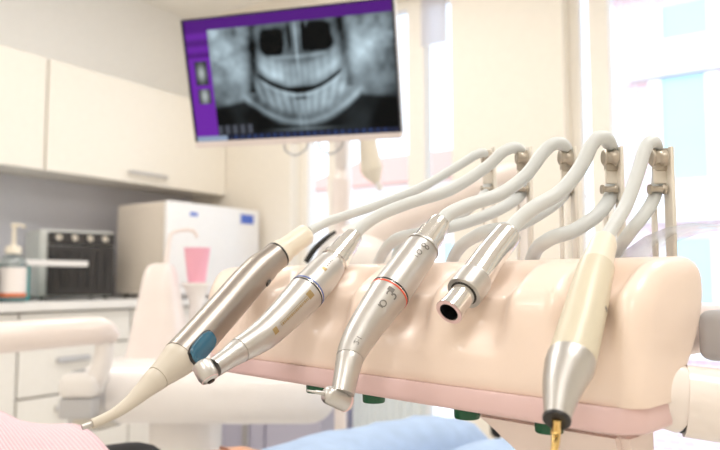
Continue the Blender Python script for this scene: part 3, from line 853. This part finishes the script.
obj('silver_ring', p3.tube([(fr_-.006, .0107), (fr_-.001, .0107)], 40), M['chrome'], t, True, local=False)
obj('red_ring', p3.tube([(fr_-.001, .01085), (fr_+.007, .01085)], 40), M['inkred'], t, True, local=False)
sh = [(fr_+.007, .0107), (fr_+.02, .0106), (fr_+.14, .0094), (fr_+.26, .0082), (f3, .0068)]
obj('shank', p3.tube(sh, 40), M['steel'], t, True, local=False)
obj('neck', p3.tube([(f3, .0065), (f3+.006, .0067), (.90, .0060), (.985, .0055)], 40), M['steel'], t, True, local=False)
h0 = P(325, 393.5, .323); h1 = P(349.5, 403.5, .331); ax = h1-h0; AL = ax.length
bm = bmesh.new(); lathe(bm, [(.0020, -.0005), (.0036, .0006), (.0042, .0020), (.0046, AL*.6), (.0045, AL*.9), (.0034, AL), (0, AL+.0006)], h0, ax, 32)
hd = obj('head', bm, M['steel'], t, True, local=False)
bm = bmesh.new(); lathe(bm, [(.0045, AL*.82), (.00468, AL*.84), (.00460, AL*.89), (.0045, AL*.9)], h0, ax, 32); obj('cap_seam', bm, M['rim'], hd, True, local=False)
bm = bmesh.new(); n_ = h0+(P(307, 390.5, .319)-h0); a2 = n_-h0; lathe(bm, [(.0010, 0), (.0009, a2.length*.5), (.0006, a2.length*.55), (.0004, a2.length)], h0, a2, 12); obj('bur', bm, M['steel'], hd, True, local=False)
rs_ = lin(sh); rc = lin(cp)
obj('etched_mark', p3.text('o 3', fr_+.075, .0085, -.10, rs_, PI), M['ink'], t, local=False)
obj('etched_mark', p3.patch(fr_+.022, fr_+.040, -.12, .22, rs_), M['ink'], t, local=False)
obj('etched_mark', p3.patch(fr_+.115, fr_+.121, -.15, .15, rs_), M['ink'], t, local=False)
obj('etched_mark', p3.text('o 8', f1+.075, .0075, -.05, rc, PI), M['ink'], t, local=False)
obj('etched_mark', p3.patch(f1+.125, f1+.129, -.1, .15, rc), M['ink'], t, local=False)
obj('etched_mark', p3.text('2:1', f3-.05, .004, .0, rs_, PI), M['ink'], t, local=False)
hose(t, [(440, 223, .400), (449, 214, .404), (468, 205, .41), (500, 194, .418), (525, 176, .426), (543, 153, .432), (554, 144, .434), (564, 146, .441), (568, 160, .456), (568, 180, .457), (563, 195, .448), (545, 210, .43), (515, 226, .424), (480, 234, .425), L(SI[2]-.040, .100, .016), L(SI[2]-.050, .100, -.02)], .0041)

# 4: bare coupling with open end
p4 = Path([P(509, 233, .368), P(490, 257, .356), P(474, 280, .344), P(449, 312, .328)])
t = empty('bare_coupling', p4.at(.4), 'short chrome hose coupling with open dark socket, no handpiece fitted', 'dental instrument')
fs = fof(p4, 474, 277); fe = fof(p4, 463, 293)
obj('chrome_collar', p4.tube([(0, .0062), (.02, .0072), (fs-.02, .0082), (fs, .0082)], 40), M['chrome'], t, True, local=False)
obj('sleeve', p4.tube([(fs+.004, .0086), (fs+.02, .0090), (fe-.01, .0090), (fe, .0088)], 40), M['steel'], t, True, local=False)
obj('dark_seam', p4.tube([(fs, .0083), (fs+.004, .0083)], 40), M['black'], t, True, local=False)
obj('dark_gap', p4.tube([(fe+.0005, .0069), (fe+.004, .0068)], 40), M['black'], t, True, local=False)
# socket tube with a real bore
pe, nn, bb, tt = p4.fr(1.0); ps = p4.at(fe)
bm = bmesh.new(); Ls = (pe-ps).length
lathe(bm, [(.0062, .0002), (.0062, Ls*.7), (.0066, Ls*.85), (.0068, Ls), (.0046, Ls+.0001), (.0044, Ls*.35), (0, Ls*.35)], ps, tt, 40, caps=False)
obj('socket', bm, M['chrome'], t, True, local=False)
bm = bmesh.new(); lathe(bm, [(.0067, Ls+.0002), (.0048, Ls+.0003)], ps, tt, 40, caps=False); obj('socket_lip', bm, M['rim'], t, local=False)
bm = bmesh.new(); lathe(bm, [(.0045, Ls-.0003), (.0042, Ls*.45), (0, Ls*.45)], ps, tt, 32, caps=False); obj('socket_bore', bm, M['black'], t, True, local=False)
hose(t, [(508, 234, .368), (517, 222, .372), (535, 207, .376), (560, 192, .382), (580, 168, .388), (591, 146, .391), (599, 138, .393), (608, 141, .400), (613, 158, .415), (613, 180, .416), (610, 198, .408), (597, 215, .395), (575, 230, .388), (548, 240, .386), L(SI[3]-.027, .100, .014), L(SI[3]-.036, .100, -.02)], .0041)

# 5: scaler handpiece, ivory sleeve, brass tip
p5 = Path([P(604, 241, .330), P(594, 275, .310), P(584, 315, .292), P(573, 355, .276), P(563, 385, .265), P(557, 418, .254)])
t = empty('scaler_handpiece', p5.at(.3), 'ivory scaler handpiece with steel nose and thin brass tip at the right', 'dental instrument')
fa, fb = fof(p5, 596, 268), fof(p5, 571, 358)
obj('connector', p5.tube([(0, .0056), (.03, .0063), (fa-.03, .0069), (fa-.03, .0072), (fa-.005, .0074)], 40), M['ivory2'], t, True, local=False)
sl = [(fa-.005, .0078), (fa+.02, .0080), (.4, .0087), (fb, .0093)]
obj('sleeve', p5.tube(sl, 40), M['ivory'], t, True, local=False)
obj('nose', p5.tube([(fb, .0093), (fb+.006, .0095), (fb+.05, .0094), (.88, .0072), (.985, .0050), (1.0, .0048)], 40), M['steel'], t, True, local=False)
pe, nn, bb, tt = p5.fr(1.0)
bm = bmesh.new(); lathe(bm, [(.0050, 0), (.0052, .0004), (.0050, .0014), (.0034, .0016), (0, .0002)], pe, tt, 32); obj('nose_ring', bm, M['black'], t, True, local=False)
obj('brass_tip', sweep([pe, P(556, 432, .256), P(555, 446, .252), P(551, 466, .247)], [.0019, .0018, .0015, .0008], 14, 6), M['brass'], t, True, local=False)
rr5 = lin(sl)
obj('dark_mark', p5.patch(.46, .475, -1.25, -.95, rr5), M['ink'], t, local=False)
hose(t, [(603.8, 242, .3305), (612, 228, .336), (626, 205, .344), (638, 172, .352), (644, 152, .356), (649, 143, .359), (655, 143, .368), (658, 158, .380), (658, 180, .381), (654, 198, .373), (644, 215, .364), (628, 235, .360), L(SI[4]-.028, .100, .012), L(SI[4]-.034, .100, -.02)], .0034)

# pale swing arm with a black edge behind the hoses
t = empty('lamp_boom', H(.30, .95, 0), 'blurred pale boom with black-edged elbow behind the hoses', 'arm')
obj('boom', sweep([P(352, 246, .80), P(395, 221, .80), P(450, 196, .81), P(505, 174, .83), P(524, 172, .84)], [.024, .019, .015, .012, .009], 24, 8), M['unitpink'], t, True, local=False)
e0 = P(356, 262, .79)
bm = bmesh.new(); bmesh.ops.create_uvsphere(bm, u_segments=32, v_segments=20, radius=1)
bm.transform(Matrix.Translation(e0) @ Matrix.Rotation(YAW, 4, 'Z') @ Matrix.Diagonal((.046, .035, .034, 1))); obj('elbow', bm, M['unit'], t, True, local=False)
obj('black_edge', sweep([P(306, 262, .77), P(314, 250, .77), P(325, 239, .77), P(335, 232, .78)], [.0032, .0034, .003, .002], 12, 6), M['black'], t, True, local=False)
pf = P(524, 172, .84)
obj('boom_post', sweep([pf+Vector((0, 0, .004)), Vector((pf.x, pf.y, .6)), Vector((pf.x, pf.y, .02))], .0085, 16, 8), M['unit'], t, True, local=False)
bm = bmesh.new(); lathe(bm, [(.09, 0), (.09, .015), (.02, .03)], (pf.x, pf.y, 0), seg=28); obj('base_plate', bm, M['unit'], t, True, local=False)

# black stool behind the patient's knees
sc_ = H(.60, 2.0, 0)
t = empty('operator_stool', sc_, 'black operator stool half hidden beyond the jeans under the tray', 'stool', rz=YAW+.3)
bm = bmesh.new(); lathe(bm, [(0, .47), (.17, .475), (.195, .50), (.19, .535), (.15, .55), (0, .55)], seg=36); obj('seat', bm, M['blackcloth'], t, True)
bm = bmesh.new(); box(bm, -.16, .16, .17, .21, .53, .74, .02, 3); obj('backrest', bm, M['blackcloth'], t, True)
obj('back_bar', sweep([(0, .1, .465), (0, .2, .48), (0, .225, .56), (0, .215, .66)], .012, 12, 6), M['chrome'], t, True)
bm = bmesh.new(); lathe(bm, [(.03, .08), (.03, .3), (.018, .3), (.018, .47)], seg=20); obj('gas_post', bm, M['chrome'], t, True)
for k in range(5):
    a = 2*PI*k/5; c_, s_ = math.cos(a), math.sin(a)
    lg = obj('leg', sweep([(0, 0, .09), (.13*c_, .13*s_, .085), (.26*c_, .26*s_, .062)], [.02, .017, .012], 12, 6), M['chrome'], t, True)
    bm = bmesh.new(); lathe(bm, [(.018, -.012), (.026, -.010), (.026, .010), (.018, .012)], (.26*c_, .26*s_, .026), (-s_, c_, 0), 18); join(bm, sweep([(.26*c_, .26*s_, .03), (.26*c_, .26*s_, .058)], .006, 8, 2)); obj('caster', bm, M['black'], lg, True)

# ------------------------------------------------------------------ patient and chair
AX = Vector((.578, .816)); LT = Vector((.816, -.578)); C0 = Vector((-.36, .56))
def B(a, b, z):
    """a along the body (towards the feet), b towards its camera side"""
    q = C0+AX*a+LT*b; return H(q.x, q.y, z)

def skinned(name, nodes, links, m, parent, root=0, sub=2):
    me = bpy.data.meshes.new(name)
    me.from_pydata([tuple(n[0]) for n in nodes], links, [])
    inv = world_of(parent).inverted(); me.transform(inv)
    o = bpy.data.objects.new(name, me); COL.objects.link(o); o.parent = parent
    s = o.modifiers.new('skin', 'SKIN'); s.use_smooth_shade = True
    for i, n in enumerate(nodes):
        r = n[1]; r = r if isinstance(r, tuple) else (r, r)
        me.skin_vertices[0].data[i].radius = r
        me.skin_vertices[0].data[i].use_root = (i == root)
    q = o.modifiers.new('sub', 'SUBSURF'); q.levels = sub; q.render_levels = sub
    me.materials.append(m)
    dg = bpy.context.evaluated_depsgraph_get(); ev = o.evaluated_get(dg)
    me2 = bpy.data.meshes.new_from_object(ev); o.modifiers.clear(); o.data = me2; me2.shade_smooth()
    if not me2.materials: me2.materials.append(m)
    return o

pt = empty('person', B(.40, 0, .58), 'reclining person in light blue jeans and black sleeve, pink paper bib on the chest', 'person')
nodes = [(B(.42, .02, .685), (.12, .088)), (B(.25, 0, .705), (.118, .085)), (B(.05, 0, .755), (.14, .09)), (B(-.13, 0, .80), (.13, .085)), (B(-.22, 0, .825), .055), (B(-.28, 0, .845), .055),
         (B(-.36, 0, .87), .085), (B(-.43, 0, .875), .080)]
links = [(0, 1), (1, 2), (2, 3), (3, 4), (4, 5), (5, 6), (6, 7)]
def addn(n, r, frm):
    nodes.append((n, r)); links.append((frm, len(nodes)-1)); return len(nodes)-1
for sgn in (1, -1):
    h = addn(B(.50, .10*sgn+.04, .682), .082, 0); k1 = addn(B(.68, .105*sgn+.07, .690), .072, h); k = addn(B(.93, .105*sgn+.10, .688), .058, k1)
    c_ = addn(B(1.02, .11*sgn+.09, .61), .052, k); an = addn(B(1.24, .115*sgn+.08, .50), .036, c_); ft = addn(B(1.30, .12*sgn+.08, .53), .038, an); addn(B(1.33, .13*sgn+.08, .63), .028, ft)
    s = addn(B(-.12, .17*sgn, .79), .055, 3); el = addn(B(.14, .235*sgn, .74), .040, s)
    if sgn < 0: w = addn(B(.258, -.004, .792), .022, el); hd_ = B(.300, .016, .796); dr = Vector((.06, .035))
    else: w = addn(B(.36, .245, .68), .026, el); hd_ = B(.42, .245, .655); dr = Vector((.06, -.0))
    pm = addn(hd_, (.034, .015), w)
    # fingers
    qa = C0
    d2 = (AX*(dr.x)+LT*(dr.y)).normalized(); p2_ = Vector((-d2.y, d2.x))
    def HH(v2, z): return H(v2.x, v2.y, z)
    base2 = Vector((hd_.dot(R_), hd_.dot(FH)))
    for k_, (off, ln) in enumerate(((-.027, .060), (-.009, .070), (.009, .066), (.026, .052))):
        b1 = base2+d2*.030+p2_*off
        a_i = addn(HH(b1, hd_.z+.002), .0095, pm); b_i = addn(HH(b1+d2*ln*.5+p2_*off*.15, hd_.z+.002), .0085, a_i); addn(HH(b1+d2*ln+p2_*off*.2, hd_.z-.012), .0072, b_i)
    b1 = base2-p2_*.035+d2*.0
    a_i = addn(HH(b1, hd_.z-.004), .0100, pm); addn(HH(b1-p2_*.016+d2*.032, hd_.z-.010), .0085, a_i)
skinned('body', nodes, links, M['skin'], pt)
# clothes
nj = [(B(.43, .03, .685), (.130, .096)), (B(.37, .02, .68), (.126, .090))]; lj = [(0, 1)]
for sgn in (1, -1):
    i0 = len(nj)
    nj += [(B(.51, .10*sgn+.04, .685), .094), (B(.68, .105*sgn+.07, .692), .085), (B(.93, .105*sgn+.10, .690), .073), (B(1.05, .11*sgn+.09, .61), .066), (B(1.20, .115*sgn+.08, .52), .052)]
    lj += [(0, i0), (i0, i0+1), (i0+1, i0+2), (i0+2, i0+3), (i0+3, i0+4)]
jn = skinned('jeans', nj, lj, M['jeans'], pt)
tx = bpy.data.textures.new('folds', 'CLOUDS'); tx.noise_scale = .05
dm = jn.modifiers.new('folds', 'DISPLACE'); dm.texture = tx; dm.strength = .018; dm.mid_level = .5
ns = [(B(.40, .02, .682), (.128, .092)), (B(.05, 0, .755), (.150, .100)), (B(-.13, 0, .795), (.155, .100)), (B(-.215, 0, .822), .075)]; ls = [(0, 1), (1, 2), (2, 3)]
for sgn in (1, -1):
    i0 = len(ns)
    ns += [(B(-.13, .165*sgn, .788), .080), (B(.14, .235*sgn, .742), .052), ((B(.266, .0, .796) if sgn < 0 else B(.33, .245, .69)), .038)]
    ls += [(2, i0), (i0, i0+1), (i0+1, i0+2)]
skinned('shirt', ns, ls, M['blackcloth'], pt)
# shoes
for sgn in (1, -1):
    b_ = sweep([B(1.20, .115*sgn+.08, .47), B(1.27, .118*sgn+.08, .50), B(1.32, .125*sgn+.08, .60), B(1.33, .13*sgn+.08, .68)], [.035, .045, .045, .03], 18, 6); obj('shoe', b_, M['whitepl'], pt, True, local=False)
# hair + face on the head
hc = B(-.40, 0, .875)
bm = bmesh.new(); bmesh.ops.create_uvsphere(bm, u_segments=28, v_segments=18, radius=1)
for v in bm.verts[:]:
    pass
bm.transform(Matrix.Translation(B(-.445, 0, .862)) @ Matrix.Rotation(YAW, 4, 'Z') @ Matrix.Diagonal((.088, .088, .072, 1))); obj('hair', bm, M['hair'], pt, True, local=False)
for off in (-.03, .03):
    bm = bmesh.new(); bmesh.ops.create_uvsphere(bm, u_segments=16, v_segments=12, radius=.0125)
    bm.transform(Matrix.Translation(B(-.385, off, .934))); obj('eyelid', bm, M['skin'], pt, True, local=False)
    obj('eyelash', sweep([B(-.378, off-.011, .940), B(-.374, off, .9435), B(-.378, off+.011, .940)], .0010, 8, 5), M['hair'], pt, True, local=False)
    obj('eyebrow', sweep([B(-.402, off-.016, .944), B(-.406, off, .948), B(-.402, off+.014, .946)], [.0015, .0028, .0015], 8, 5), M['hair'], pt, True, local=False)
obj('nose', sweep([B(-.385, 0, .938), B(-.36, 0, .955), B(-.345, 0, .942)], [.006, .011, .009], 12, 5), M['skin'], pt, True, local=False)
obj('lips', sweep([B(-.32, -.02, .918), B(-.318, 0, .926), B(-.32, .02, .918)], [.003, .006, .003], 10, 5), M['pinkcup'], pt, True, local=False)

# bib: a sheet lying over the chest
bm = bmesh.new(); uvl = bm.loops.layers.uv.new('UVMap'); NA, NB = 60, 44; g = []
for i in range(NA+1):
    row = []
    for j in range(NB+1):
        a = -.20+.305*i/NA; b = -.19+.35*j/NB
        z = .899-.9*max(0, abs(b)-.05)**2*4-.22*max(0, a-.01)+.004*math.sin(a*50+b*14)+.004*math.sin(b*42-a*20)
        row.append(bm.verts.new(B(a, b, z)))
    g.append(row)
for i in range(NA):
    for j in range(NB):
        f = bm.faces.new((g[i][j], g[i+1][j], g[i+1][j+1], g[i][j+1]))
        for lp_, (ii, jj) in zip(f.loops, ((i, j), (i+1, j), (i+1, j+1), (i, j+1))):
            lp_[uvl].uv = (.36*ii/NA, .38*jj/NB)
bb_ = obj('paper_bib', bm, M['bib'], None, True, local=False)
so_ = bb_.modifiers.new('t', 'SOLIDIFY'); so_.thickness = .0012
tag(bb_, 'pink ribbed paper bib at the lower left corner on the chest', 'bib')

# dental chair under the person
ch = empty('dental_chair', B(.45, 0, 0), 'pale dental treatment chair under the reclining person', 'chair')
def cushion(pts, w, th, m, s0_=0, sh_=0):
    b2 = bmesh.new(); rings = []
    cc = catmull([B(a, 0, z) for a, z in pts], 6)
    lt = (R_*LT.x+FH*LT.y)
    for i, p in enumerate(cc):
        tt_ = (cc[min(i+1, len(cc)-1)]-cc[max(0, i-1)]).normalized(); up = lt.cross(tt_); 
        if up.z < 0: up = -up
        e = 1 if 0 < i < len(cc)-1 else .85
        ring = []
        for q in range(24):
            a = 2*PI*q/24; c_, s_ = math.cos(a), math.sin(a)
            ring.append(b2.verts.new(p+lt*(w*e*abs(c_)**.4*(1 if c_ > 0 else -1)+sh_*i/(len(cc)-1)+s0_)+up*(th*e*abs(s_)**.5*(1 if s_ > 0 else -1))))
        rings.append(ring)
    skin_rings(b2, rings); return b2
obj('backrest', cushion([(-.26, .70), (0, .64), (.22, .59)], .24, .035, 0), M['chair'], ch, True, local=False)
obj('seat', cushion([(.23, .587), (.45, .567), (.66, .575)], .25, .035, 0), M['chair'], ch, True, local=False)
obj('leg_rest', cushion([(.67, .575), (.85, .585), (1.05, .50), (1.33, .38)], .22, .035, 0, .05, .05), M['chair'], ch, True, local=False)
obj('headrest', cushion([(-.50, .755), (-.33, .74)], .13, .03, 0), M['chair'], ch, True, local=False)
obj('headrest_bar', sweep([B(-.2, 0, .62), B(-.32, 0, .67), B(-.40, 0, .725)], .018, 12, 5), M['steel'], ch, True, local=False)
b2 = bmesh.new(); box(b2, -.2, .2, -.3, .3, 0, .06, .02, 3, Matrix.Translation(B(.5, 0, 0)) @ Matrix.Rotation(YAW-.53, 4, 'Z')); obj('base', b2, M['unit'], ch, True, local=False)
b2 = bmesh.new(); box(b2, -.1, .1, -.12, .12, .05, .51, .02, 3, Matrix.Translation(B(.45, 0, 0)) @ Matrix.Rotation(YAW-.53, 4, 'Z')); obj('pillar', b2, M['unit'], ch, True, local=False)

# ------------------------------------------------------------------ outside
t = empty('brick_building', (-2, 18, -3), 'pink brick building with pale blue windows seen through the right window', 'building')
obj('wall', bx(-4.35, 6, 18, 24, -3, 8.2), M['brick'], t, local=False)
obj('cornice', bx(-4.0, 6.1, 17.8, 17.999, 5.95, 6.65), M['stone'], t, local=False)
obj('roof_edge', bx(-4.5, 6.1, 17.7, 24.1, 8.2001, 8.6), M['stone'], t, local=False)
for (x0, x1, z0, z1) in ((-3.27, -2.30, 3.4, 5.9), (-1.5, -.5, 3.4, 5.9), (-3.27, -2.3, -.6, 2.0), (-1.5, -.5, -.6, 2.0), (.4, 1.4, 3.4, 5.9), (-3.2, -2.2, 6.85, 7.7)):
    bm = bmesh.new()
    for a in ((x0-.28, x0, z0, z1), (x1, x1+.28, z0, z1), (x0-.28, x1+.28, z0-.2, z0)): box(bm, a[0], a[1], 17.9, 17.999, a[2], a[3])
    w = obj('window', bm, M['outframe'], t, local=False)
    obj('pane', bx(x0, x1, 17.96, 17.999, z0, z1), M['outglass'], w, local=False)
obj('ledge', bx(-4.0, 6.1, 17.8, 17.999, 2.4, 3.15), M['stone'], t, local=False)
t = empty('low_house', (-9.5, 17, -3), 'low pale house with reddish roof seen through the left window', 'house')
obj('wall', bx(-13, -6.5, 16, 22, -3, 3.6), M['plaster'], t, local=False)
bm = bmesh.new()
v = [bm.verts.new(c_) for c_ in ((-13.3, 15.7, 3.6), (-6.2, 15.7, 3.6), (-6.2, 22.3, 3.6), (-13.3, 22.3, 3.6), (-12.6, 19, 5.0), (-7, 19, 5.0))]
for f in ((0, 1, 5, 4), (1, 2, 5), (2, 3, 4, 5), (3, 0, 4), (3, 2, 1, 0)): bm.faces.new([v[i] for i in f])
obj('roof', bm, M['roof'], t, local=False)
for x in (-11.8, -10, -8.2):
    w = obj('window', add(bx(x-.1, x, 15.93, 15.999, .5, 2), bx(x+.9, x+1, 15.93, 15.999, .5, 2)), M['outframe'], t, local=False); obj('pane', bx(x, x+.9, 15.96, 15.999, .5, 2), M['outglass'], w, local=False)
g_ = obj('ground', bx(-30, 30, YF+.3, 40, -3.1, -3.0005), M['ground'], None, local=False); g_['kind'] = 'structure'

# ------------------------------------------------------------------ lamps of the room
for k, (x, y) in enumerate(((-1.9, .5), (.4, .5), (-1.9, -1.3), (.4, -1.3), (-1.9, 2.2), (.4, 2.2))):
    t = empty('ceiling_lamp', (x, y, ZC), 'square white ceiling light panel above the room', 'lamp', 'ceiling light panels')
    obj('lamp_frame', add(bx(-.32, .32, -.32, -.3, -.03, 0), bx(-.32, .32, .3, .32, -.03, 0), bx(-.32, -.3, -.3, .3, -.03, 0), bx(.3, .32, -.3, .3, -.03, 0)), M['whitepl'], t)
    obj('diffuser', bx(-.299, .299, -.299, .299, -.02, -.005), M['lamp'], t)
    la = bpy.data.lights.new('panel_light', 'AREA'); la.size = .58; la.energy = 11.5; la.color = (1, .965, .92)
    lo = bpy.data.objects.new('panel_light', la); COL.objects.link(lo); lo.location = (x, y, ZC-.035)

w = bpy.data.worlds.new('World'); SC.world = w; w.use_nodes = True; nt = w.node_tree
bg = nt.nodes['Background']; bg.inputs[0].default_value = (.86, .94, 1.0, 1); bg.inputs[1].default_value = 1.25
sk = nt.nodes.new('ShaderNodeTexSky'); sk.sky_type = 'NISHITA'; sk.sun_disc = False; sk.sun_elevation = math.radians(48); sk.sun_rotation = math.radians(200)
mx = nt.nodes.new('ShaderNodeMix'); mx.data_type = 'RGBA'; mx.inputs[0].default_value = .80
nt.links.new(sk.outputs[0], mx.inputs[6]); mx.inputs[7].default_value = (.92, .96, 1.0, 1)
mul = nt.nodes.new('ShaderNodeMix'); mul.data_type = 'RGBA'
nt.links.new(mx.outputs[2], bg.inputs[0])
su = bpy.data.lights.new('sun', 'SUN'); su.energy = .4; su.angle = .02; so = bpy.data.objects.new('sun', su); COL.objects.link(so)
so.rotation_euler = (math.radians(50), 0, math.radians(25))   # from behind the room: lights the facades

# ------------------------------------------------------------------ camera
cam = bpy.data.cameras.new('camera'); co = bpy.data.objects.new('camera', cam); COL.objects.link(co)
cam.sensor_width = 36; cam.lens = 35; cam.clip_start = .02; cam.clip_end = 200
co.matrix_world = Matrix.Translation(CAM) @ Matrix((R_, U_, -F_)).transposed().to_4x4()
cam.dof.use_dof = True; cam.dof.focus_distance = .375; cam.dof.aperture_fstop = 11.0; cam.dof.aperture_blades = 0
SC.camera = co
SC.view_settings.view_transform = 'Standard'; SC.view_settings.look = 'None'; SC.view_settings.gamma = 1
SC.view_settings.exposure = 0.28
SC.cycles.use_denoising = True
SC.cycles.max_bounces = 10; SC.cycles.transparent_max_bounces = 12; SC.cycles.diffuse_bounces = 6
SC.cycles.sample_clamp_indirect = 8
